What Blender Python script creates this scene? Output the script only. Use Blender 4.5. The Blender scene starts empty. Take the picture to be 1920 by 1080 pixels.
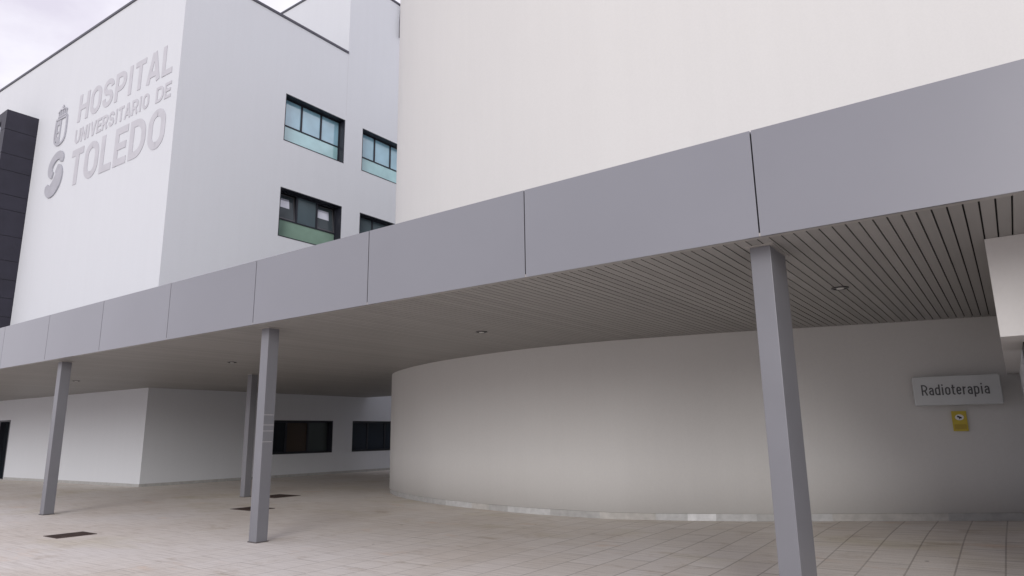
import bpy, bmesh, math, random
from mathutils import Vector, Matrix
random.seed(7)
sc = bpy.context.scene
C = sc.collection
R = math.radians

# ------------------------------------------------------------------ helpers
class MB:
    """collects quads / boxes / tubes into one mesh"""
    def __init__(s): s.v = []; s.f = []; s.m = []
    def face(s, pts, m=0):
        i = len(s.v); s.v += [tuple(p) for p in pts]; s.f.append(tuple(range(i, i + len(pts)))); s.m.append(m)
    def hexa(s, b, t, m=0):
        n = len(b)
        s.face(list(reversed(b)), m); s.face(t, m)
        for k in range(n):
            j = (k + 1) % n
            s.face([b[k], b[j], t[j], t[k]], m)
    def box(s, x0, x1, y0, y1, z0, z1, m=0):
        s.hexa([(x0, y0, z0), (x1, y0, z0), (x1, y1, z0), (x0, y1, z0)],
               [(x0, y0, z1), (x1, y0, z1), (x1, y1, z1), (x0, y1, z1)], m)
    def bbox(s, T, u0, u1, d0, d1, z0, z1, m=0):
        """box in a local frame T(u, d, z)"""
        s.hexa([T(u0, d0, z0), T(u1, d0, z0), T(u1, d1, z0), T(u0, d1, z0)],
               [T(u0, d0, z1), T(u1, d0, z1), T(u1, d1, z1), T(u0, d1, z1)], m)
    def tube(s, path, r, n=10, m=0):
        rings = []
        for i, p in enumerate(path):
            p = Vector(p); a = Vector(path[max(i - 1, 0)]); b = Vector(path[min(i + 1, len(path) - 1)])
            t = (b - a).normalized(); o = Vector((0, 1, 0)) if abs(t.y) < .9 else Vector((1, 0, 0))
            e1 = t.cross(o).normalized(); e2 = t.cross(e1)
            rings.append([p + e1 * r * math.cos(2 * math.pi * k / n) + e2 * r * math.sin(2 * math.pi * k / n) for k in range(n)])
        for a, b in zip(rings, rings[1:]):
            for k in range(n):
                j = (k + 1) % n; s.face([a[k], a[j], b[j], b[k]], m)
        s.face(rings[0], m); s.face(list(reversed(rings[-1])), m)
    def build(s, name, mats, parent=None, smooth=False, bevel=0, weld=True, tag=None):
        me = bpy.data.meshes.new(name); me.from_pydata(s.v, [], s.f)
        if not isinstance(mats, (list, tuple)): mats = [mats]
        for m in mats: me.materials.append(m)
        for p, k in zip(me.polygons, s.m): p.material_index = k
        bm = bmesh.new(); bm.from_mesh(me)
        if weld: bmesh.ops.remove_doubles(bm, verts=bm.verts, dist=1e-4)
        bmesh.ops.recalc_face_normals(bm, faces=bm.faces)
        bm.to_mesh(me); bm.free()
        if smooth:
            for p in me.polygons: p.use_smooth = True
        o = bpy.data.objects.new(name, me); C.objects.link(o)
        if bevel:
            b = o.modifiers.new('Bevel', 'BEVEL'); b.width = bevel; b.segments = 2; b.limit_method = 'ANGLE'
        if parent:
            o.parent = parent
            o.matrix_parent_inverse = parent.matrix_basis.inverted()
        return o
def empty(name, loc, label, cat, group=None):
    o = bpy.data.objects.new(name, None); C.objects.link(o); o.location = loc
    o.empty_display_size = .3
    return tag(o, label, cat, group)
def tag(o, label, cat, group=None):
    o['label'] = label; o['category'] = cat
    if group: o['group'] = group
    return o
def copy_tree(o, parent=None):
    c = o.copy(); C.objects.link(c)
    if parent:
        c.parent = parent
    for ch in list(o.children): copy_tree(ch, c)
    return c

# ------------------------------------------------------------------ materials
def mat(name):
    m = bpy.data.materials.new(name); m.use_nodes = True
    nt = m.node_tree; return m, nt, nt.nodes['Principled BSDF']
def N(nt, t, **kw):
    n = nt.nodes.new(t)
    for k, v in kw.items():
        if k in n.inputs: n.inputs[k].default_value = v
        else: setattr(n, k, v)
    return n
def coords(nt, scale=(1, 1, 1)):
    tc = N(nt, 'ShaderNodeTexCoord'); mp = N(nt, 'ShaderNodeMapping'); mp.inputs['Scale'].default_value = scale
    nt.links.new(tc.outputs['Object'], mp.inputs['Vector']); return mp.outputs['Vector']
def ramp(nt, src, stops):
    r = N(nt, 'ShaderNodeValToRGB'); e = r.color_ramp.elements
    while len(e) < len(stops): e.new(.5)
    for el, (p, c) in zip(e, stops): el.position = p; el.color = (*c, 1)
    nt.links.new(src, r.inputs['Fac']); return r.outputs['Color']
def mul(nt, a, b, fac=1.0):
    x = N(nt, 'ShaderNodeMix', data_type='RGBA', blend_type='MULTIPLY'); x.inputs[0].default_value = fac
    nt.links.new(a, x.inputs[6]); nt.links.new(b, x.inputs[7]); return x.outputs[2]
def noise(nt, vec, scale, detail=4, rough=.5):
    n = N(nt, 'ShaderNodeTexNoise', Scale=scale, Detail=detail, Roughness=rough)
    nt.links.new(vec, n.inputs['Vector']); return n.outputs['Fac']
def bump(nt, src, bs, strength=.1, dist=.01):
    b = N(nt, 'ShaderNodeBump', Strength=strength, Distance=dist)
    nt.links.new(src, b.inputs['Height']); nt.links.new(b.outputs['Normal'], bs.inputs['Normal'])

def plain(name, col, rough=.5, metal=0., spec=.5, var=.06, vs=3., bmp=0., bscale=60):
    m, nt, bs = mat(name)
    v = coords(nt); f = noise(nt, v, vs, 5)
    lo = tuple(max(0, c * (1 - var)) for c in col); hi = tuple(min(1, c * (1 + var)) for c in col)
    nt.links.new(ramp(nt, f, [(.3, lo), (.7, hi)]), bs.inputs['Base Color'])
    bs.inputs['Roughness'].default_value = rough; bs.inputs['Metallic'].default_value = metal
    bs.inputs['Specular IOR Level'].default_value = spec
    if bmp: bump(nt, noise(nt, v, bscale, 3), bs, bmp, .004)
    return m

def render_wall(name, col, streak=.012):
    """white mineral render: soft mottling, faint rain streaks, fine grain"""
    m, nt, bs = mat(name)
    v = coords(nt); a = ramp(nt, noise(nt, v, .35, 5, .6), [(.3, tuple(c * .985 for c in col)), (.7, col)])
    sv = coords(nt, (1.6, 1.6, .10)); s = ramp(nt, noise(nt, sv, 2.2, 4, .6), [(.35, (1 - streak,) * 3), (.62, (1, 1, 1))])
    g = ramp(nt, noise(nt, v, 26, 3), [(.3, (.975,) * 3), (.7, (1, 1, 1))])
    k = ramp(nt, noise(nt, coords(nt, (1, 1, .6)), 1.9, 9, .72), [(.685, (1, 1, 1)), (.74, (.90, .895, .885))])
    nt.links.new(mul(nt, mul(nt, mul(nt, a, s), g), k), bs.inputs['Base Color'])
    bs.inputs['Roughness'].default_value = .85; bs.inputs['Specular IOR Level'].default_value = .25
    bump(nt, noise(nt, v, 90, 4, .6), bs, .18, .004)
    return m

W_MAIN = render_wall('white_render', (.62, .64, .675))
W_DRUM = render_wall('ivory_render', (.625, .622, .612), .012)
COPING = plain('coping_metal', (.10, .10, .12), .45, .6)
FRAME = plain('window_frame_metal', (.016, .018, .026), .42, .0, .4)
STEEL = plain('column_paint', (.195, .198, .218), .42, .15, .5, .05, 1.2)
DARKCLAD = plain('dark_cladding', (.022, .021, .034), .5, .0, .4, .12, 1.5)
BLACK = plain('joint_black', (.02, .02, .02), .9, 0, .1)
LETTER = plain('letter_metal', (.49, .49, .525), .5, .05, .5, .04, 2)
EMBLEM = plain('emblem_metal', (.41, .415, .455), .5, .05, .5, .06, 2)
SKIRT = [plain('skirting_stone_%s' % n, c, .7, 0, .3, .12, 9, .2, 50) for n, c in
         (('grey', (.38, .38, .375)), ('buff', (.44, .43, .41)), ('pale', (.47, .475, .475)), ('white', (.66, .67, .68)))]
ROOF = plain('roof_membrane', (.35, .35, .35), .9)
LAMP = plain('lamp_ring', (.10, .10, .10), .35, .5)
LAMPIN = plain('lamp_reflector', (.08, .08, .08), .3, .6)
BROWN = plain('interior_door_timber', (.032, .017, .006), .4)
ROOM = plain('dark_room', (.03, .032, .035), .9)
RUST = plain('grate_iron', (.075, .052, .045), .75, .3, .3, .35, 6, .3, 40)

# fascia: grey lacquered aluminium composite, each panel its own slight tone
def fascia_mat(k):
    t = 1 + random.uniform(-.035, .035)
    m, nt, bs = mat('fascia_aluminium_%d' % k)
    v = coords(nt)
    col = (.242 * t, .245 * t, .268 * t)
    nt.links.new(ramp(nt, noise(nt, v, .5, 3), [(.3, tuple(c * .97 for c in col)), (.7, tuple(c * 1.03 for c in col))]), bs.inputs['Base Color'])
    bs.inputs['Metallic'].default_value = .5; bs.inputs['Roughness'].default_value = .32
    bump(nt, noise(nt, v, .9, 2), bs, .05, .05)
    bs.inputs['Coat Weight'].default_value = .6; bs.inputs['Coat Roughness'].default_value = .22
    return m
FASCIA = [fascia_mat(k) for k in range(4)]

# soffit slats: satin lacquer, tone varies slat by slat
SLAT, nt, bs = mat('soffit_slat_metal')
tc = N(nt, 'ShaderNodeTexCoord'); sx = N(nt, 'ShaderNodeSeparateXYZ'); nt.links.new(tc.outputs['Object'], sx.inputs[0])
dv = N(nt, 'ShaderNodeMath', operation='DIVIDE'); dv.inputs[1].default_value = .11; nt.links.new(sx.outputs['X'], dv.inputs[0])
fl = N(nt, 'ShaderNodeMath', operation='FLOOR'); nt.links.new(dv.outputs[0], fl.inputs[0])
wn = N(nt, 'ShaderNodeTexWhiteNoise', noise_dimensions='1D'); nt.links.new(fl.outputs[0], wn.inputs['W'])
nt.links.new(ramp(nt, wn.outputs['Value'], [(0, (.295, .287, .276)), (1, (.345, .336, .324))]), bs.inputs['Base Color'])
bs.inputs['Roughness'].default_value = .5; bs.inputs['Metallic'].default_value = .0; bs.inputs['Specular IOR Level'].default_value = .25
TRIM = plain('soffit_trim_metal', (.35, .335, .318), .45, .0)

# glass: dark coated panes and panes with blinds drawn right behind them
def glass(name, col, rough=.04, spec=1.0, ior=1.9, wav=.02):
    m, nt, bs = mat(name)
    v = coords(nt); f = noise(nt, v, .9, 2)
    nt.links.new(ramp(nt, f, [(.3, tuple(c * .85 for c in col)), (.7, tuple(min(1, c * 1.12) for c in col))]), bs.inputs['Base Color'])
    bs.inputs['Roughness'].default_value = rough; bs.inputs['IOR'].default_value = ior
    bs.inputs['Specular IOR Level'].default_value = spec
    bump(nt, noise(nt, v, .7, 1), bs, wav, .05)
    return m
G_TEAL = glass('glass_teal_blind', (.26, .47, .58))
G_TEAL2 = glass('glass_teal_spandrel', (.33, .58, .61))
G_DARK = glass('glass_dark', (.012, .015, .019), ior=1.45, spec=.22)
G_SLATE = glass('glass_slate', (.075, .105, .12), ior=1.5, spec=.35)
G_GREEN = glass('glass_green_spandrel', (.21, .32, .255), ior=1.5, spec=.4)
G_NIGHT = glass('glass_shaded_blue', (.018, .026, .038), ior=1.45, spec=.25)
G_BLIND = glass('glass_grey_blind', (.055, .068, .068), ior=1.45, spec=.3)
G_PALE = glass('glass_pale', (.56, .58, .68))  # pale tone paints a sky reflection on the sashes; also bay panes

# paving: slabs with grooved stone, stains
PAVE, nt, bs = mat('stone_paving')
tc = N(nt, 'ShaderNodeTexCoord'); sx = N(nt, 'ShaderNodeSeparateXYZ'); nt.links.new(tc.outputs['Object'], sx.inputs[0])
cb = N(nt, 'ShaderNodeCombineXYZ'); nt.links.new(sx.outputs['Y'], cb.inputs['X']); nt.links.new(sx.outputs['X'], cb.inputs['Y'])
mp = N(nt, 'ShaderNodeMapping'); mp.inputs['Location'].default_value = (.55, .30, 0); nt.links.new(cb.outputs[0], mp.inputs['Vector'])
def brick(c1, c2, mo, msize):
    b = N(nt, 'ShaderNodeTexBrick', offset=.5, squash=1.0)
    for k, v in (('Scale', 1.0), ('Mortar Size', msize), ('Mortar Smooth', .3), ('Bias', 0.), ('Brick Width', 1.12), ('Row Height', .456)):
        b.inputs[k].default_value = v
    b.inputs['Color1'].default_value = (*c1, 1); b.inputs['Color2'].default_value = (*c2, 1); b.inputs['Mortar'].default_value = (*mo, 1)
    nt.links.new(mp.outputs[0], b.inputs['Vector']); return b
bk = brick((.68, .635, .59), (.755, .72, .695), (.34, .305, .275), .011)
v1 = coords(nt, (.55, 9., 1)); st = ramp(nt, noise(nt, v1, 2.4, 6, .65), [(.28, (.80, .775, .75)), (.5, (1, .995, .985)), (.72, (1.1, 1.1, 1.1))])
v2 = coords(nt); big = ramp(nt, noise(nt, v2, .28, 6, .62), [(.33, (.90, .865, .815)), (.5, (.985, .975, .955)), (.62, (1, 1, 1))])
sp = ramp(nt, noise(nt, v2, 1.3, 7, .7), [(.27, (.80, .755, .70)), (.42, (1, 1, 1))])
fine = ramp(nt, noise(nt, v2, 55, 3), [(.3, (.93, .93, .93)), (.7, (1.04, 1.04, 1.04))])
# reddish worn patch and olive algae patches with their own outlines
v3 = coords(nt, (.8, 1.6, 1)); red = ramp(nt, noise(nt, v3, .9, 5, .6), [(.62, (1, 1, 1)), (.74, (.98, .88, .80))])
oli = ramp(nt, noise(nt, coords(nt, (.5, .9, 1)), .7, 5, .6), [(.55, (1, 1, 1)), (.70, (.90, .885, .80))])
jm = N(nt, 'ShaderNodeMix', data_type='RGBA'); jm.inputs[6].default_value = (.72, .68, .65, 1)
mr = N(nt, 'ShaderNodeMapRange'); mr.inputs['From Min'].default_value = -13; mr.inputs['From Max'].default_value = -3; mr.inputs['To Min'].default_value = -.12; mr.inputs['To Max'].default_value = .3
nt.links.new(sx.outputs['X'], mr.inputs['Value'])
ad = N(nt, 'ShaderNodeMath', operation='ADD'); nt.links.new(mr.outputs[0], ad.inputs[0]); nt.links.new(noise(nt, coords(nt, (1, 1, 1)), .35, 5, .65), ad.inputs[1])
nt.links.new(ramp(nt, ad.outputs[0], [(.35, (.1,) * 3), (.82, (.72,) * 3)]), jm.inputs[0]); nt.links.new(bk.outputs['Color'], jm.inputs[7])
col = mul(nt, mul(nt, mul(nt, mul(nt, mul(nt, mul(nt, jm.outputs[2], st), big), sp), fine), red), oli)
nt.links.new(col, bs.inputs['Base Color'])
bs.inputs['Roughness'].default_value = .78; bs.inputs['Specular IOR Level'].default_value = .3
bump(nt, st, bs, .12, .004)
vo = N(nt, 'ShaderNodeTexVoronoi', feature='F1', Scale=1.15); nt.links.new(v2, vo.inputs['Vector'])
gum = ramp(nt, vo.outputs['Distance'], [(.022, (.55, .53, .52)), (.034, (1, 1, 1))])
drip = ramp(nt, noise(nt, coords(nt, (1.1, 2.6, 1)), .62, 8, .68), [(.30, (.78, .73, .67)), (.40, (1, 1, 1))])
nt.links.new(mul(nt, mul(nt, col, gum), drip), bs.inputs['Base Color'])

# ------------------------------------------------------------------ key dimensions
ZS, ZC = 3.384, 4.445          # canopy soffit, canopy top
YF = 6.358                     # canopy front plane
XC, YT, SL = -24.6, 12.15, .035
ZR, ZU, YU = 20.36, 24.95, 20.45   # roof levels; the taller block starts at YU
def ztop(x, y):                # the paving rises gently towards the entrance
    t = min(max((x + 6.5) / 6.5, 0), 1.15); k = min(max((y - 8) / 4, 0), 1); k = k * k * (3 - 2 * k)
    return .18 * t ** 1.3 * k
q = 1 / math.hypot(1, SL)
def TW(u, d, z):               # text wall frame: u metres left of the corner, d metres out of the wall
    return (XC - u * q + SL * d * q * 1.0, YT - u * SL * q - d * q, z)
def TR(y, d, z):               # right-hand wall frame: y along, d metres out of the wall
    return (XC + d, y, z)

# ------------------------------------------------------------------ ground
g = MB()
xs = [-400, -200, -120, -80, -60, -45, -30, -20, -12] + [-8 + .4 * i for i in range(33)] + [6, 10, 20, 50, 120, 400]
ys = [-300, -100, -40, -10, 0, 4, 6] + [7 + .4 * i for i in range(34)] + [22, 26, 34, 50, 90, 200, 500]
for i in range(len(xs) - 1):
    for j in range(len(ys) - 1):
        P = [(xs[i], ys[j]), (xs[i + 1], ys[j]), (xs[i + 1], ys[j + 1]), (xs[i], ys[j + 1])]
        g.face([(x, y, ztop(x, y)) for x, y in P])
o = g.build('pavement', PAVE, smooth=True); o['kind'] = 'structure'; o['label'] = 'worn beige stone slab paving of the forecourt'

# ------------------------------------------------------------------ main hospital building
bld = empty('hospital_building', (-30, 20, 0), 'tall white rendered block with dark framed windows and a lettered wall', 'building')
def grid_wall(mb, T, us, zs, skip, m=0):
    for a, b in zip(us, us[1:]):
        for c, d in zip(zs, zs[1:]):
            um, zm = (a + b) / 2, (c + d) / 2
            if any(h[0] < um < h[1] and h[2] < zm < h[3] for h in skip): continue
            mb.face([T(a, 0, c), T(b, 0, c), T(b, 0, d), T(a, 0, d)], m)
w = MB()
WIN = [(17.0, 20.4), (21.53, 24.93)]
holes = [(a, b, c, d) for a, b in WIN for c, d in ((14.5, 16.75), (10.09, 12.31), (.92, 2.29), (5.7, 7.9))]
us = sorted({YT, YU, 27, 31, 36, 42} | {v for a, b in WIN for v in (a, b)})
zs = sorted({0, .1, ZR, ZU} | {v for h in holes for v in h[2:]})
grid_wall(w, TR, us, zs, holes + [(0, YU, ZR, 99)])
DOOR = (10.98, 14.2, 0, 2.51)
grid_wall(w, TW, [0, .5, 10.98, 14.2, 40], [0, 2.51, ZR], [DOOR])
x40, y40, _ = TW(40, 0, 0)
w.face([(XC, YU, ZR), (x40, YU, ZR), (x40, YU, ZU), (XC, YU, ZU)])       # front of the taller block
w.face([(x40, y40, 0), (x40, 42, 0), (x40, 42, ZU), (x40, YU, ZU), (x40, YU, ZR), (x40, y40, ZR)])
w.face([(x40, 42, 0), (XC, 42, 0), (XC, 42, ZU), (x40, 42, ZU)])
w.build('wall', W_MAIN, bld)
rw = MB(); YR = 27.6  # unseen rear wing, added to cut the light reaching the back courtyard
rw.face([(XC + .004, YR, 0), (9, YR, 0), (9, YR, ZR), (XC + .004, YR, ZR)]); rw.face([(9, YR, 0), (9, 42, 0), (9, 42, ZR), (9, YR, ZR)])
rw.face([(XC + .004, 42, 0), (9, 42, 0), (9, 42, ZR), (XC + .004, 42, ZR)]); rw.face([(XC + .004, YR, ZR), (9, YR, ZR), (9, 42, ZR), (XC + .004, 42, ZR)])
rw.build('added_rear_wing', W_MAIN, bld)
r = MB()
r.face([(XC, YT, ZR - .06), TW(40, 0, ZR - .06), (x40, YU, ZR - .06), (XC, YU, ZR - .06)])
r.face([(XC, YU, ZU - .06), (x40, YU, ZU - .06), (x40, 42, ZU - .06), (XC, 42, ZU - .06)])
r.build('roof', ROOF, bld)
c = MB()
c.bbox(TW, -.05, 40, -.25, .05, ZR + .002, ZR + .11)
c.bbox(TR, YT + .26, YU - .02, -.25, .05, ZR + .002, ZR + .11)
c.build('roof_coping', COPING, bld)
c = MB(); c.box(x40, XC + .05, YU - .05, YU + .25, ZU + .002, ZU + .11); c.bbox(TR, YU + .251, 42, -.25, .05, ZU + .002, ZU + .11)
c.build('roof_coping', COPING, bld)
s = MB()
s.bbox(TR, YT + .012, 42, -.01, .014, -.05, .10); s.bbox(TW, -.014, 10.9, -.01, .014, -.05, .10); s.bbox(TW, 14.3, 40, -.01, .014, -.05, .10)
s.build('skirting', SKIRT[0], bld)
# faint expansion joint at the taller block
j = MB(); j.bbox(TR, YU - .012, YU + .006, -.005, .003, 17.0, ZR - .01); j.build('expansion_joint', plain('joint_grey', (.55, .55, .58), .9), bld)

def window(T, a, b, z0, z1, panes, spandrel=None, zt=None, label=None, D=.36, sashes=()):
    """recessed window: dark metal liner, mullions, one pane per light"""
    f = MB(); t = .035
    f.bbox(T, a, b, -D - .06, .004, z1 - t, z1); f.bbox(T, a, b, -D - .06, .012, z0, z0 + t)
    f.bbox(T, a, a + t, -D - .06, .004, z0 + t, z1 - t); f.bbox(T, b - t, b, -D - .06, .004, z0 + t, z1 - t)
    a1, b1, c1, d1 = a + t, b - t, z0 + t, z1 - t
    fw = .055
    def bar(u0, u1, v0, v1): f.bbox(T, u0, u1, -D - .05, -D + .015, v0, v1)
    bar(a1, b1, d1 - fw, d1); bar(a1, b1, c1, c1 + fw); bar(a1, a1 + fw, c1 + fw, d1 - fw); bar(b1 - fw, b1, c1 + fw, d1 - fw)
    zt_ = zt if zt else c1
    lo = zt_ + fw / 2 if zt else c1 + fw
    if zt: bar(a1 + fw, b1 - fw, zt - fw / 2, zt + fw / 2)
    n = len(panes); xs_ = [a1 + (b1 - a1) * k / n for k in range(n + 1)]
    for k in range(1, n): bar(xs_[k] - .045, xs_[k] + .045, lo, d1 - fw)
    fo = f.build('window', FRAME, bld)
    if label: fo['label'] = label
    if sashes:
        rm = MB(); A_, B_ = a + .002, b - .002; P_ = lambda u, d, z: T(u, d, z); F_, K_ = -D - .055, -D - 1.6; L_, H_ = z0 + .002, z1 - .002
        rm.face([P_(A_, K_, L_), P_(B_, K_, L_), P_(B_, K_, H_), P_(A_, K_, H_)])
        for e1, e2 in (((A_, L_), (B_, L_)), ((A_, H_), (B_, H_)), ((A_, L_), (A_, H_)), ((B_, L_), (B_, H_))):
            rm.face([P_(e1[0], F_, e1[1]), P_(e2[0], F_, e2[1]), P_(e2[0], K_, e2[1]), P_(e1[0], K_, e1[1])])
        rm.build('room', ROOM, fo)
    for k in range(n):
        u0 = xs_[k] + (fw if k == 0 else .045); u1 = xs_[k + 1] - (fw if k == n - 1 else .045)
        if k in sashes:
            # bottom-hung sash leaning into the room
            h = d1 - fw - lo; th = R(7)
            def TS(u, d, z, lo=lo, th=th): # tilt about the lower edge
                zz = z - lo
                return T(u, -D - .02 + d * math.cos(th) - zz * math.sin(th), lo + zz * math.cos(th) + d * math.sin(th))
            p = MB(); p.bbox(TS, u0 + .06, u1 - .06, -.012, .0, lo + .06, lo + h - .06)
            sf = MB()
            for (x0_, x1_, v0, v1) in ((u0, u1, lo + .002, lo + .06), (u0, u1, lo + h - .06, lo + h), (u0, u0 + .06, lo + .06, lo + h - .06), (u1 - .06, u1, lo + .06, lo + h - .06)):
                sf.bbox(TS, x0_, x1_, -.03, .02, v0, v1)
            so = sf.build('sash', plain('sash_metal', (.10, .10, .11), .4, .4), fo)
            # pale panel on the tilted glass, sky reflection painted into its colour
            p.build('pane', panes[k], fo)
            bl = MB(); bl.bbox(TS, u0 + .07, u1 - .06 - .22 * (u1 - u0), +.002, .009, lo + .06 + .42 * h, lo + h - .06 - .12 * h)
            bo_ = bl.build('painted_reflection', G_PALE, fo); bo_['label'] = 'pale panel painted as a sky reflection on the tilted sash'
        else:
            p = MB(); p.bbox(T, u0, u1, -D - .03, -D - .018, lo, d1 - fw); p.build('pane', panes[k], fo)
    if spandrel:
        p = MB(); p.bbox(T, a1 + fw, b1 - fw, -D - .03, -D - .018, c1 + fw, zt - fw / 2); p.build('spandrel_pane', spandrel, fo)
    return fo
G_TILT = glass('glass_tilted', (.055, .07, .08), ior=1.5, spec=.4)
for a, b in WIN:
    window(TR, a, b, 14.5, 16.75, [G_TEAL] * 3, G_TEAL2, 15.41, 'teal window with all its lights closed')
window(TR, *WIN[0], 10.09, 12.31, [G_TILT, G_SLATE, G_TILT], G_GREEN, 11.0, 'dark window with two sashes tilted open', sashes=(0, 2))
window(TR, *WIN[1], 10.09, 12.31, [G_SLATE] * 3, G_GREEN, 11.0)
for a, b in WIN:
    window(TR, a, b, 5.7, 7.9, [G_SLATE] * 3, G_GREEN, 6.6)
window(TR, *WIN[0], .92, 2.29, [G_DARK, BROWN, G_BLIND], label='ground floor window showing a brown door inside', D=.26)
window(TR, *WIN[1], .92, 2.29, [G_NIGHT, G_NIGHT, G_NIGHT], D=.26)
# glazed door in the lettered wall, under the canopy
d = MB(); t = .07
d.bbox(TW, 10.98, 14.2, -.3, .004, 2.44, 2.51)
for u in (10.98, 12.0, 13.05, 14.13): d.bbox(TW, u, u + t, -.3, .004, -.02, 2.44)
do = d.build('door', FRAME, bld)
p = MB()
for u in (11.05, 12.07, 13.12): p.bbox(TW, u, u + (.95 if u < 12 else .98 if u < 13 else 1.01), -.2, -.18, 0, 2.44)
p.build('pane', G_DARK, do)
# dark clad bay standing out of the lettered wall
bay = MB()
xr = -37.08; yf = 10.38; zb = 17.16; yw = 11.75
seams = [4.5, 5.3, 6.4, 7.2, 8.07, 8.93, 9.83, 11.0, 12.24, 12.97, 14.15, 14.96, 16.17, zb]
for z0, z1 in zip(seams, seams[1:]):
    bay.box(xr - 7.98, xr - .62, yf + .3, yw - .1, z0, z1 + .001, 1)
    bay.box(xr - .6, xr, yf, yw + .2, z0 + .022, z1)
    bay.box(xr - 8, xr - 6.4, yf, yw + .2, z0 + .022, z1)
bay.box(xr - .59, xr - .015, yf + .02, yw + .1, seams[0], zb - .01, 1)
bay.box(xr - 6.39, xr - .61, yf, yw + .2, zb - .45, zb)
bo = bay.build('projecting_bay', [DARKCLAD, BLACK], bld, weld=False)
wb = MB()
for z0, z1 in ((14.3, 16.6), (10.0, 12.3), (5.6, 7.9)): wb.box(xr - 6.38, xr - .62, yf + .12, yf + .16, z0, z1)
wb.build('bay_window', G_PALE, bo)

# drainpipe hanging from the roof corner by the round building
pp = MB()
pp.tube([(XC + .14, 24.25, 26.6), (XC + .14, 24.15, 25.8), (XC + .14, 24.0, 25.2), (XC + .14, 23.86, 24.7), (XC + .14, 23.80, 23.8), (XC + .14, 23.80, 22.9)], .05)
tag(pp.build('drainpipe', COPING, None, True), 'short dark drainpipe beside the top of the curved wall', 'pipe')

# ------------------------------------------------------------------ lettering and emblems on the wall
def ribbon(mb, T, pts, wd, d0, d1, m=0):
    n = len(pts); L = []; Rr = []
    for i in range(n):
        shut = n > 3 and math.dist(pts[0], pts[-1]) < 1e-6
        a = Vector(pts[i - 1] if i else pts[-2] if shut else pts[0]); b = Vector(pts[i + 1] if i < n - 1 else pts[1] if shut else pts[-1]); t = (b - a).normalized(); nn = Vector((-t.y, t.x)); p = Vector(pts[i])
        h = wd[i] / 2 if isinstance(wd, (list, tuple)) else wd / 2
        L.append(p + nn * h); Rr.append(p - nn * h)
    for i in range(n - 1):
        mb.hexa([T(L[i].x, d0, L[i].y), T(L[i + 1].x, d0, L[i + 1].y), T(Rr[i + 1].x, d0, Rr[i + 1].y), T(Rr[i].x, d0, Rr[i].y)],
                [T(L[i].x, d1, L[i].y), T(L[i + 1].x, d1, L[i + 1].y), T(Rr[i + 1].x, d1, Rr[i + 1].y), T(Rr[i].x, d1, Rr[i].y)], m)
def smooth_path(P, n=6):
    out = []
    for i in range(len(P) - 1):
        p0 = P[max(i - 1, 0)]; p1 = P[i]; p2 = P[i + 1]; p3 = P[min(i + 2, len(P) - 1)]
        for k in range(n):
            t = k / n
            out.append(tuple(.5 * (2 * b + (c_ - a) * t + (2 * a - 5 * b + 4 * c_ - d_) * t * t + (3 * b - a - 3 * c_ + d_) * t ** 3)
                             for a, b, c_, d_ in zip(p0, p1, p2, p3)))
    out.append(tuple(P[-1])); return out
def arc(cx, cy, rx, ry, a0, a1, n=7):
    return [(cx + rx * math.cos(R(a0 + (a1 - a0) * k / n)), cy + ry * math.sin(R(a0 + (a1 - a0) * k / n))) for k in range(n + 1)]
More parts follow.
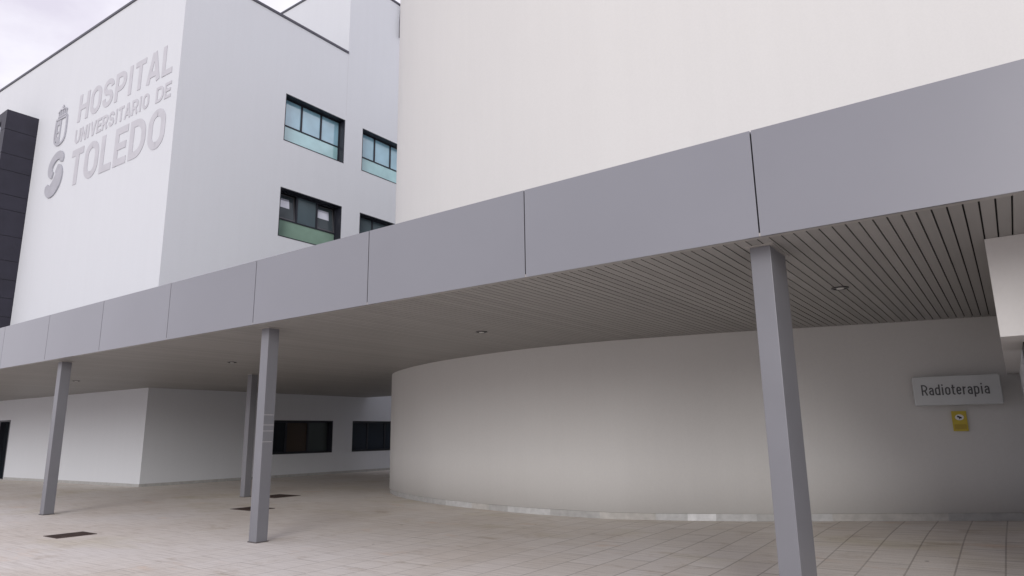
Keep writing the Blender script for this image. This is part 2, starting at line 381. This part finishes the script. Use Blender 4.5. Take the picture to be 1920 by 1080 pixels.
def glyph(ch, w, H, s):
    """stroke skeleton of a grotesque letter, width w, cap height H, stroke s"""
    h = s / 2; m_ = w / 2; r_ = min(m_ - h, .30 * H); xh = .735 * H
    loop_ = lambda x0, x1, y0, y1, r: (arc(x1 - r, y1 - r, r, r, 90, 0) + arc(x1 - r, y0 + r, r, r, 0, -90) + arc(x0 + r, y0 + r, r, r, -90, -180) + arc(x0 + r, y1 - r, r, r, 180, 90))
    if ch == 'H': return [[(h, 0), (h, H)], [(w - h, 0), (w - h, H)], [(h, H / 2), (w - h, H / 2)]]
    if ch == 'O': p = loop_(h, w - h, h, H - h, r_); return [p + p[:1]]
    if ch == 'D':
        r2 = min(w - s, .34 * H); return [[(h, 0), (h, H)], [(h, H - h)] + arc(w - h - r2, H - h - r2, r2, r2, 90, 0) + arc(w - h - r2, h + r2, r2, r2, 0, -90) + [(h, h)]]
    if ch == 'I': return [[(m_, 0), (m_, H)]]
    if ch == 'L': return [[(h, 0), (h, H)], [(h, h), (w, h)]]
    if ch == 'E': return [[(h, 0), (h, H)], [(h, h), (w, h)], [(h, H - h), (w, H - h)], [(h, H / 2), (w * .92, H / 2)]]
    if ch == 'T': return [[(0, H - h), (w, H - h)], [(m_, 0), (m_, H - h)]]
    if ch == 'A': return [[(h * .9, 0), (m_ - h * .2, H)], [(w - h * .9, 0), (m_ + h * .2, H)], [(w * .2, H * .27), (w * .8, H * .27)]]
    if ch == 'V': return [[(h * .9, H), (m_ - h * .2, 0)], [(w - h * .9, H), (m_ + h * .2, 0)]]
    if ch == 'N': return [[(h, 0), (h, H)], [(w - h, 0), (w - h, H)], [(h, H), (w - h, 0)]]
    if ch == 'U': return [[(h, H)] + arc(h + r_, h + r_, r_, r_, 180, 270) + arc(w - h - r_, h + r_, r_, r_, 270, 360) + [(w - h, H)]]
    if ch in 'PR':
        y = .43 * H; rr = min((H - h - y) / 2, w - s)
        out = [[(h, 0), (h, H)], [(h, H - h)] + arc(w - h - rr, H - h - rr, rr, rr, 90, 0) + arc(w - h - rr, y + rr, rr, rr, 0, -90) + [(h, y)]]
        if ch == 'R': out.append([(w * .55, y), (w - h * .9, 0)])
        return out
    if ch == 'S':
        t = .515 * H; rx = m_ - h; ra = (H - h - t) / 2; rb = (t - h) / 2
        return [arc(m_, H - h - ra, rx, ra, -5, 180) + smooth_path([(h, H - h - ra), (h + rx * .35, t + ra * .25), (m_, t), (w - h - rx * .35, t - rb * .25), (w - h, h + rb)], 4)[1:] + arc(m_, h + rb, rx, rb, 0, -185)[1:]]
    rx = m_ - h; ry = (xh - s) / 2
    if ch == 'o': p = loop_(h, w - h, h, xh - h, min(rx, .26 * H)); return [p + p[:1]]
    if ch == 'd': p = loop_(h, w - h, h, xh - h, min(rx, .26 * H)); return [p + p[:1], [(w - h, 0), (w - h, H)]]
    if ch == 'p': p = loop_(h, w - h, h, xh - h, min(rx, .26 * H)); return [p + p[:1], [(h, -.24 * H), (h, xh)]]
    if ch == 'i': return [[(m_, 0), (m_, xh)], [(m_, H * .86), (m_, H)]]
    if ch == 'r': return [[(h, 0), (h, xh)], [(h, xh * .62)] + arc(w * .95, xh * .62, w * .95 - h, xh * .38 - h, 180, 92, 5)]
    if ch == 't': return [[(w * .42, xh + .2 * H), (w * .42, s)] + arc(w * .42 + h * 1.6, s * 1.25, h * 1.6, s * .75, 180, 270, 4) + [(w, h)], [(0, xh - h), (w, xh - h)]]
    if ch == 'e': return [[(h, xh * .52), (w - h, xh * .52)] + [(w - h, xh * .6)] + arc(m_, xh - h - ry * .8, rx, ry * .8, 0, 180) + arc(m_, h + ry * .8, rx, ry * .8, 180, 335)]
    if ch == 'a': return [[(w - h, 0), (w - h, xh * .66)] + arc(m_, xh * .66, rx, xh * .34 - h, 0, 165)[1:], [(w - h, xh * .56), (m_, xh * .56)] + arc(m_, h + (xh * .56 - h) / 2, rx, (xh * .56 - h) / 2, 90, 270) + [(w - h, h + s * .3)]]
WID = dict(I=.24, L=.46, E=.48, T=.50, A=.60, V=.58, N=.60, H=.58, O=.58, D=.58, U=.58, P=.55, R=.58, S=.55, a=.46, d=.49, p=.49, o=.49, e=.47, r=.32, t=.32, i=.22)
def word(name, body, T, u0, u1, z0, z1, d0, d1, m, parent, sw=.16, gap=.11):
    """raised letters drawn with strokes, fitted between u0..u1 and cap height z0..z1"""
    H = z1 - z0; s_ = sw * H; sg_ = 1 if u1 > u0 else -1
    k = (abs(u1 - u0) - gap * H * (len(body) - 1)) / sum(WID[c] * H for c in body)
    mb = MB(); x = 0
    for ci, ch in enumerate(body):
        w_ = WID[ch] * H * k
        for n_, st in enumerate(glyph(ch, w_, H, s_)):
            ribbon(mb, T, [(u0 + sg_ * (x + a), z0 + b) for a, b in st], s_, d0, d1 + (.0006 if d1 - d0 < .01 else .0015) * n_)
        x += w_ + gap * H
    return mb.build(name, m, parent, weld=False)
lt = empty('wall_lettering', TW(4.4, 0, 14.9), 'large raised grey letters reading HOSPITAL UNIVERSITARIO DE TOLEDO', 'lettering')
for body, u0, u1, z0, z1, b in (('HOSPITAL', 8.25, .53, 15.77, 17.12, .18), ('UNIVERSITARIO', 8.27, 2.05, 14.71, 15.39, .18),
                                ('DE', 1.54, .45, 14.71, 15.39, .18), ('TOLEDO', 8.3, .63, 12.68, 14.40, .185)):
    word('word', body, TW, u0, u1, z0, z1, .004, .018, LETTER, lt, b)

arms = empty('coat_of_arms', TW(9.85, 0, 16), 'grey shield and crown emblem left of the word HOSPITAL', 'emblem')
sh = MB()
ribbon(sh, TW, smooth_path([(9.33, 16.45), (9.30, 15.9), (9.33, 15.45), (9.48, 15.22), (9.85, 15.12), (10.2, 15.22), (10.36, 15.45), (10.38, 15.9), (10.35, 16.45)], 4), .11, .004, .05)
sh.bbox(TW, 9.3, 10.38, .004, .05, 16.40, 16.5)
sh.build('shield_border', EMBLEM, arms)
sh = MB()     # the darker half of the shield, pierced by a small pale tower
for (a, b, z0, z1) in ((9.87, 10.32, 16.15, 16.39), (10.2, 10.32, 15.55, 16.15), (9.87, 9.97, 15.55, 16.15), (9.97, 10.2, 15.75, 15.82), (9.87, 10.30, 15.35, 15.55), (9.87, 10.15, 15.2, 15.35)):
    sh.bbox(TW, a, b, .004, .035, z0 + .001, z1)
sh.build('shield_field', EMBLEM, arms)
cr = MB()
cr.bbox(TW, 9.42, 10.25, .004, .045, 16.53, 16.62)
for u in (9.48, 9.66, 9.84, 10.02, 10.18): ribbon(cr, TW, [(u, 16.62), (u + (u - 9.84) * .15, 16.85)], .05, .004, .045)
ribbon(cr, TW, smooth_path([(9.40, 16.78), (9.62, 16.92), (9.84, 16.9), (10.06, 16.92), (10.27, 16.78)], 4), .07, .004, .045)
cr.bbox(TW, 9.81, 9.87, .004, .045, 16.93, 17.12); cr.bbox(TW, 9.74, 9.94, .046, .05, 17.0, 17.05)
cr.build('crown', EMBLEM, arms)
lg = MB()
P = smooth_path([(9.30, 14.16), (9.28, 14.36), (9.50, 14.52), (9.85, 14.50), (10.18, 14.3), (10.33, 14.02), (10.26, 13.74), (10.02, 13.62)], 5)
n = len(P); ribbon(lg, TW, P, [.30 + .12 * math.sin(math.pi * i / n) for i in range(n)], .004, .06)
P = smooth_path([(9.66, 13.9), (9.45, 13.75), (9.40, 13.5), (9.52, 13.2), (9.80, 12.95), (10.12, 12.86), (10.40, 12.98), (10.50, 13.2)], 5)
n = len(P); ribbon(lg, TW, P, [.24 + .52 * math.sin(math.pi * min(1, .06 + i / n)) ** .8 for i in range(n)], .004, .06)
tag(lg.build('logo_emblem', EMBLEM, None), 'solid grey S shaped emblem left of the word TOLEDO', 'emblem')

# ------------------------------------------------------------------ round building
dr = empty('round_building', (-5, 20, 0), 'smooth windowless ivory building with a curved wall, rising behind the canopy', 'building')
loop = [(-15.43, 15.25), (-15.02, 14.62), (-14.3, 14.02), (-13.35, 13.45), (-12.4, 13.0), (-11.15, 12.55), (-9.6, 12.2), (-8.1, 12.0), (-6.6, 12.03), (-5.5, 12.2),
        (-4.45, 12.42), (-3.6, 12.62), (-2.95, 12.82), (-1.61, 13.2), (-.05, 13.6), (2, 14.3), (4.5, 15.6), (6.5, 17.5), (7.5, 20), (6.5, 23.5), (3, 26), (-2, 27.3),
        (-7, 27), (-11.5, 25), (-14.3, 21.5), (-15.4, 18), (-15.62, 16.3)]
def closed(P, n=6):
    out = []; k = len(P)
    for i in range(k):
        p0, p1, p2, p3 = P[i - 1], P[i], P[(i + 1) % k], P[(i + 2) % k]
        for s_ in range(n):
            t = s_ / n
            out.append(tuple(.5 * (2 * b + (c_ - a) * t + (2 * a - 5 * b + 4 * c_ - d_) * t * t + (3 * b - a - 3 * c_ + d_) * t ** 3)
                             for a, b, c_, d_ in zip(p0, p1, p2, p3)))
    return out
cv = closed(loop); nC = len(cv)
def inset(P, h):
    out = []
    for i in range(len(P)):
        a = Vector(P[i - 1]); b = Vector(P[(i + 1) % len(P)]); t = (b - a).normalized()
        out.append((P[i][0] - t.y * h, P[i][1] + t.x * h))   # counter-clockwise seen from above: inside is to the left
    return out
inn = inset(cv, .025); deep = inset(cv, .3)
ZD = 17.4
dm = MB(); SKH = .125
for i in range(nC):
    j = (i + 1) % nC; a, b = cv[i], cv[j]
    lv = [ztop(*a) + SKH, 1.2, ZS - .1, ZS + 1.2, 8, 12.5, ZD]; lw = [ztop(*b) + SKH, 1.2, ZS - .1, ZS + 1.2, 8, 12.5, ZD]
    for k in range(6): dm.face([(*a, lv[k]), (*b, lw[k]), (*b, lw[k + 1]), (*a, lv[k + 1])])
    dm.face([(*a, lv[0]), (*deep[i], lv[0]), (*deep[j], lw[0]), (*b, lw[0])])
o = dm.build('wall', W_DRUM, dr, True)
o.data.polygons.foreach_set('use_smooth', [abs(p.normal.z) < .5 for p in o.data.polygons])
rf = MB(); rf.face([(*p, ZD - .05) for p in cv]); rf.build('roof', ROOF, dr)
cp = MB(); out_ = inset(cv, -.05); in_ = inset(cv, .3)
for i in range(nC):
    j = (i + 1) % nC
    for A, B in ((out_, in_),):
        cp.hexa([(*A[i], ZD + .002), (*A[j], ZD + .002), (*B[j], ZD + .002), (*B[i], ZD + .002)], [(*A[i], ZD + .1), (*A[j], ZD + .1), (*B[j], ZD + .1), (*B[i], ZD + .1)])
cp.build('roof_coping', COPING, dr)
# stone skirting, stone by stone
sk = MB(); acc = 0; kind = 0; nxt = .55
lens = []
for i in range(nC):
    j = (i + 1) % nC; a, b = inn[i], inn[j]
    seg = math.dist(a, b); steps = max(1, int(seg / .06))
    for s_ in range(steps):
        p = [a[0] + (b[0] - a[0]) * s_ / steps, a[1] + (b[1] - a[1]) * s_ / steps]; r_ = [a[0] + (b[0] - a[0]) * (s_ + 1) / steps, a[1] + (b[1] - a[1]) * (s_ + 1) / steps]
        acc += seg / steps
        xm = (p[0] + r_[0]) / 2
        if acc > nxt:
            acc = 0; nxt = random.choice((.55, .55, 1.1)); kind = random.choice((0, 0, 1, 2, 1, 2)); continue_gap = True
        kk = kind
        if ym_front := (p[1] < 14.6 and xm < 2):
            if -5.05 < xm < -4.52: kk = 3
            elif -4.52 < xm < -3.9 or -5.6 < xm < -5.05: kk = 2
            elif xm < -11: kk = 0
        z0, z1 = ztop(*p), ztop(*r_)
        sk.face([(*p, z0 - .04), (*r_, z1 - .04), (*r_, z1 + SKH + .02), (*p, z0 + SKH + .02)], kk)
sk.build('skirting', SKIRT, dr)

# ------------------------------------------------------------------ canopy
can = empty('canopy', (-10, 9, ZS), 'long grey metal clad entrance canopy with a slatted underside', 'canopy')
X0, PW = -20.421, 2.6737
xl, xr_ = X0 - 10 * PW, X0 + 10 * PW
def bx_region(x):   # depth of the canopy at x
    if x < XC: return YT + (x - XC) * SL + .05
    if x < -15.45: return 22.2
    best = 99
    for a, b in zip(cv, cv[1:] + cv[:1]):
        if min(a[0], b[0]) <= x <= max(a[0], b[0]) and a[0] != b[0]:
            yy = a[1] + (b[1] - a[1]) * (x - a[0]) / (b[0] - a[0]); best = min(best, yy)
    return (best if best < 99 else 16) + .08
for i in range(-10, 10):
    a = X0 + i * PW + .007; b = X0 + (i + 1) * PW - .007
    p = MB(); p.box(a, b, YF, YF + .03, ZS - .004, ZC)
    po = p.build('fascia_panel', FASCIA[i % 4], can)
bk_ = MB()
bk_.box(xl, xr_, YF + .035, YF + .06, ZS + .01, ZC - .021)
bk_.build('fascia_backing', BLACK, can)
ca = MB(); ca.box(xl, xr_, YF + .034, YF + .14, ZC - .02, ZC + .002); ca.build('fascia_capping', plain('capping_grey', (.30, .30, .34), .4, .5), can)
sl = MB()
nx = int((xr_ - xl) / .11)
for k in range(nx):
    x = math.floor(xl / .11 + 1) * .11 + k * .11
    y1 = bx_region(x + .05)
    if -24.75 < x < XC: y1 = 22.2
    sl.face([(x + .007, YF + .105, ZS), (x + .103, YF + .105, ZS), (x + .103, y1, ZS), (x + .007, y1, ZS)])
    sl.face([(x + .007, YF + .105, ZS), (x + .007, YF + .105, ZS + .03), (x + .007, y1, ZS + .03), (x + .007, y1, ZS)])
    sl.face([(x + .103, YF + .105, ZS), (x + .103, YF + .105, ZS + .03), (x + .103, y1, ZS + .03), (x + .103, y1, ZS)])
    sl.face([(x, YF + .105, ZS + .031), (x + .11, YF + .105, ZS + .031), (x + .11, y1, ZS + .031), (x, y1, ZS + .031)], 1)
sl.build('slatted_soffit', [SLAT, plain('soffit_backing', (.04, .04, .04), .9, 0, .1)], can, weld=False)
tr = MB(); tr.box(xl, xr_, YF + .002, YF + .10, ZS - .002, ZS + .03)
tr.box(XC + .003, -15.3, 22.2, 22.3, ZS - .002, ZS + .03)
tr.build('edge_trim', TRIM, can)
rf = MB()
rf.box(xl, XC, YF + .062, 11.3, ZS + .06, ZC - .03); rf.box(XC - .2, -15.35, YF + .062, 22.28, ZS + .06, ZC - .03); rf.box(-15.35, xr_, YF + .062, 14.3, ZS + .06, ZC - .03)
rf.build('roof_slab', ROOF, can, weld=False)
bp = MB(); bp.box(XC + .003, -15.3, 22.301, 22.33, ZS - .004, ZC); bp.build('fascia_panel', FASCIA[1], can)

# recessed downlights in the soffit
def downlight(x, y, label):
    e = empty('ceiling_downlight', (x, y, ZS), label, 'ceiling light', 'downlights set in the canopy soffit')
    n = 24; m_ = MB(); r0, r1 = .105, .082
    for k in range(n):
        a, b = 2 * math.pi * k / n, 2 * math.pi * (k + 1) / n
        P = lambda r_, t_, z_: (x + r_ * math.cos(t_), y + r_ * math.sin(t_), ZS + z_)
        m_.face([P(r0, a, -.001), P(r0, b, -.001), P(r0, b, -.014), P(r0, a, -.014)])
        m_.face([P(r0, a, -.014), P(r0, b, -.014), P(r1, b, -.014), P(r1, a, -.014)])
        m_.face([P(r1, a, -.014), P(r1, b, -.014), P(r1, b, -.003), P(r1, a, -.003)])
    m_.build('trim_ring', LAMP, e)
    l_ = MB(); l_.face([(x + r1 * math.cos(2 * math.pi * k / n), y + r1 * math.sin(2 * math.pi * k / n), ZS - .0025) for k in range(n)])
    l_.build('lens', LAMPIN, e)
    l_ = MB(); l_.face([(x + .045 * math.cos(2 * math.pi * k / n), y + .045 * math.sin(2 * math.pi * k / n), ZS - .016) for k in range(n)])
    for k in range(n):
        a, b = 2 * math.pi * k / n, 2 * math.pi * (k + 1) / n
        l_.face([(x + .045 * math.cos(t_), y + .045 * math.sin(t_), ZS + z_) for t_, z_ in ((a, -.016), (b, -.016), (b, -.003), (a, -.003))])
    l_.build('bulb_cover', plain('lamp_cover', (.75, .75, .72), .4), e)
downlight(-7.456, 9.42, 'round downlight in the soffit above the middle of the curved wall')
downlight(-1.594, 9.45, 'round downlight in the soffit between the thick column and the white bulkhead')
downlight(-23.14, 9.22, 'round downlight in the soffit beside the farthest front column')
downlight(-15.04, 9.35, 'round downlight in the soffit between the two slimmer front columns')

# ------------------------------------------------------------------ columns
def column(x, y, wx, wy, label):
    e = empty('column', (x, y, 0), label, 'column', 'grey steel columns under the canopy')
    m_ = MB(); m_.box(x, x + wx, y, y + wy, .012, ZS - .012); sh_ = m_.build('shaft', STEEL, e, bevel=.004)
    b_ = MB(); b_.box(x - .012, x + wx + .012, y - .012, y + wy + .012, -.01, .016); b_.build('base_plate', plain('base_plate_metal', (.12, .11, .11), .6, .4), e)
    c_ = MB(); c_.box(x - .035, x + wx + .035, y - .035, y + wy + .035, ZS - .012, ZS + .0); c_.build('collar', TRIM, e)
    return e, sh_
column(-17.76, 6.655, .2, .21, 'slim grey column at the far end of the front row')
ce, sh_ = column(-9.975, 6.70, .2, .2, 'slim grey column with four pale tape marks on its side')
column(-1.905, 6.70, .195, .56, 'nearest and thickest grey column, in front of the curved wall')
column(-17.66, 11.5, .2, .2, 'shaded grey column of the back row, beside the dark side wall')
TAPE = plain('pale_tape', (.40, .40, .40), .6)
for z, w_ in ((1.955, .19), (1.795, .2), (1.70, .2), (1.53, .18)):
    t_ = MB(); t_.box(-9.775, -9.7735, 6.702, 6.705 + w_ - .01, z, z + .009)
    t_.build('tape_strip', TAPE, ce)

# ------------------------------------------------------------------ bulkhead over the entrance, right
bh = empty('entrance_bulkhead', (1.5, 10, 2.4), 'white boxed bulkhead hanging from the soffit above the entrance', 'bulkhead')
m_ = MB(); m_.box(-.006, 5.2, 7.85, 15.8, 2.427, ZS - .001); m_.build('casing', render_wall('ivory_bulkhead_render', (.62, .61, .60)), bh, bevel=.004)
m_ = MB(); m_.box(.17, .3, 8.45, 9.3, 2.12, 2.425); m_.build('door_operator', FRAME, bh)
m_ = MB(); m_.box(.16, .3, 9.31, 15.0, -.02, 2.426); m_.build('side_wall', W_MAIN, bh)

# unseen lobby block added at the right end to shade the entrance corner
lb = empty('added_lobby_block', (3, 8, 0), 'added unseen lobby block with dark glazing, shading the entrance corner', 'lobby')
m_ = MB(); m_.box(1.15, 1.35, 6.8, 7.84, 0, .4); m_.box(1.15, 1.35, 6.8, 7.84, 2.6, ZS - .01); m_.box(1.15, 5.2, 6.6, 6.799, 0, ZS - .01)
m_.build('wall', DARKCLAD, lb)  # walls of the added lobby block
m_ = MB(); m_.box(1.23, 1.27, 6.8, 7.84, .4, 2.6); m_.build('added_lobby_glazing', G_DARK, lb)


# ------------------------------------------------------------------ signs on the curved wall
SX, SY = -1.34, 13.02
def TSg(u, d, z):     # u metres to the right along the sign, d metres out of it
    a = math.atan(.16); return (SX + u * math.cos(a) + d * math.sin(a), SY + u * math.sin(a) - d * math.cos(a), z)
sg = empty('wall_sign', TSg(.6, 0, 2.2), 'grey rectangular sign reading Radioterapia, mounted on the curved wall', 'sign')
m_ = MB(); rr_ = .035
prof = [p for cx_, cz_, a0 in ((1.245 - rr_, 2.42 - rr_, 0), (.05 + rr_, 2.42 - rr_, 90), (.05 + rr_, 1.952 + rr_, 180), (1.245 - rr_, 1.952 + rr_, 270)) for p in arc(cx_, cz_, rr_, rr_, a0, a0 + 90, 5)]
m_.hexa([TSg(u, 0, z) for u, z in prof], [TSg(u, .09, z) for u, z in prof]); m_.build('board', plain('sign_board', (.48, .50, .51), .4, .1, .5, .03), sg, bevel=.012)
for u in (.2, 1.05):
    m_ = MB(); m_.bbox(TSg, u, u + .06, -.55, 0, 2.15, 2.25); m_.build('bracket', TRIM, sg)
word('lettering', 'Radioterapia', TSg, .165, 1.085, 2.115, 2.285, .0905, .094, plain('sign_ink', (.085, .088, .095), .6), sg, .125, .10)
NX, NY = -.825, 13.345
def TN(u, d, z):
    a = math.atan(.29); return (NX + u * math.cos(a) + d * math.sin(a), NY + u * math.sin(a) - d * math.cos(a), z)
nz = empty('warning_notice', TN(.1, 0, 1.7), 'small yellow notice with a white oval, below the Radioterapia sign', 'notice')
YEL = plain('notice_yellow', (.54, .43, .06), .5, 0, .4, .06, 8)
m_ = MB(); m_.bbox(TN, 0, .21, 0, .012, 1.545, 1.865); m_.build('plate', YEL, nz)
m_ = MB(); m_.face([TN(.105 + .062 * math.cos(2 * math.pi * k / 28), .0135, 1.765 + .047 * math.sin(2 * math.pi * k / 28)) for k in range(28)])
m_.build('oval', plain('notice_white', (.75, .75, .75), .5), nz)
INK = plain('notice_ink', (.02, .02, .02), .6)
m_ = MB(); ribbon(m_, TN, [(.075, 1.782), (.135, 1.752)], .026, .0142, .0155); ribbon(m_, TN, [(.105, 1.757), (.105, 1.735)], .012, .0142, .0155)
m_.build('symbol', INK, nz)
m_ = MB()
m_.bbox(TN, .02, .19, .0125, .0135, 1.575, 1.655)
m_.build('text_band', plain('notice_ochre', (.42, .31, .045), .5), nz)

# ------------------------------------------------------------------ drain grates in the paving
def grate(x0, x1, y0, y1, label):
    e = empty('drain_grate', ((x0 + x1) / 2, (y0 + y1) / 2, 0), label, 'grate', 'iron grates in the paving')
    m_ = MB(); z = .004
    f_ = .035
    m_.box(x0, x1, y0, y0 + f_, -.02, z + .004); m_.box(x0, x1, y1 - f_, y1, -.02, z + .004)
    m_.box(x0, x0 + f_, y0 + f_, y1 - f_, -.02, z + .004); m_.box(x1 - f_, x1, y0 + f_, y1 - f_, -.02, z + .004)
    m_.build('frame', RUST, e)
    n = max(6, int((x1 - x0) / .05)); g_ = MB(); w_ = (x1 - x0 - 2 * f_) / n
    g_.face([(x0 + f_, y0 + f_, .0035), (x1 - f_, y0 + f_, .0035), (x1 - f_, y1 - f_, .0035), (x0 + f_, y1 - f_, .0035)], 1)
    for k in range(n): g_.box(x0 + f_ + k * w_ + .006, x0 + f_ + (k + 1) * w_ - .006, y0 + f_, y1 - f_, .0035, .0075)
    g_.build('grille', [RUST, BLACK], e, weld=False)
grate(-13.75, -13.20, 5.25, 5.88, 'rusty iron grate in the open paving, in front of the slim columns')
grate(-14.91, -14.08, 9.48, 10.1, 'dark iron grate just behind the slim column with tape marks')
grate(-17.4, -16.44, 11.75, 12.6, 'dark iron grate deep under the canopy, beside the back row column')

# ------------------------------------------------------------------ light, sky, camera
SUN_EL, SUN_AZ = R(16), R(151)     # azimuth clockwise from +Y
wd = bpy.data.worlds.new('World'); sc.world = wd; wd.use_nodes = True
nt = wd.node_tree; bg = nt.nodes['Background']
sky = N(nt, 'ShaderNodeTexSky', sky_type='NISHITA'); sky.sun_disc = False; sky.sun_elevation = SUN_EL; sky.sun_rotation = SUN_AZ
sky.air_density = 1.0; sky.dust_density = 3.0
tcw = N(nt, 'ShaderNodeTexCoord'); mpw = N(nt, 'ShaderNodeMapping'); mpw.inputs['Scale'].default_value = (1.6, 1.6, 3.2)
nt.links.new(tcw.outputs['Generated'], mpw.inputs['Vector'])
cl = noise(nt, mpw.outputs[0], 1.7, 7, .55)
ccol = ramp(nt, cl, [(.36, (.68, .645, .745)), (.56, (.87, .85, .92))])
sm = N(nt, 'ShaderNodeVectorMath', operation='SCALE'); sm.inputs['Scale'].default_value = 10.0
nt.links.new(ccol, sm.inputs[0])
mx = N(nt, 'ShaderNodeMix', data_type='RGBA'); mx.inputs[0].default_value = .93
nt.links.new(sky.outputs[0], mx.inputs[6]); nt.links.new(sm.outputs[0], mx.inputs[7])
nt.links.new(mx.outputs[2], bg.inputs['Color']); bg.inputs['Strength'].default_value = .1
sun = bpy.data.lights.new('sun', 'SUN'); sun.energy = 1.15; sun.angle = R(24); sun.color = (1, .975, .95)
so = bpy.data.objects.new('sun', sun); C.objects.link(so)
dirv = Vector((math.sin(SUN_AZ) * math.cos(SUN_EL), math.cos(SUN_AZ) * math.cos(SUN_EL), math.sin(SUN_EL)))
so.rotation_euler = dirv.to_track_quat('Z', 'Y').to_euler()

cam = bpy.data.cameras.new('camera'); co = bpy.data.objects.new('camera', cam); C.objects.link(co); sc.camera = co
cam.sensor_width = 36; cam.lens = 1278.74 / 1920 * 36; cam.clip_end = 3000; cam.clip_start = .05
yaw, pitch, roll = -.6237, .211, -.0143
f = Vector((math.sin(yaw) * math.cos(pitch), math.cos(yaw) * math.cos(pitch), math.sin(pitch)))
rt = Vector((math.cos(yaw), -math.sin(yaw), 0)); up = rt.cross(f)
c_, s_ = math.cos(roll), math.sin(roll)
rt2 = c_ * rt + s_ * up; up2 = -s_ * rt + c_ * up
M = Matrix((rt2, up2, -f)).transposed().to_4x4(); M.translation = Vector((0, 0, 1.6)); co.matrix_world = M

sc.view_settings.view_transform = 'Standard'; sc.view_settings.look = 'None'
sc.view_settings.exposure = .30; sc.view_settings.gamma = 1
sc.cycles.max_bounces = 10; sc.cycles.diffuse_bounces = 6
try: sc.cycles.use_denoising = True
except Exception: pass
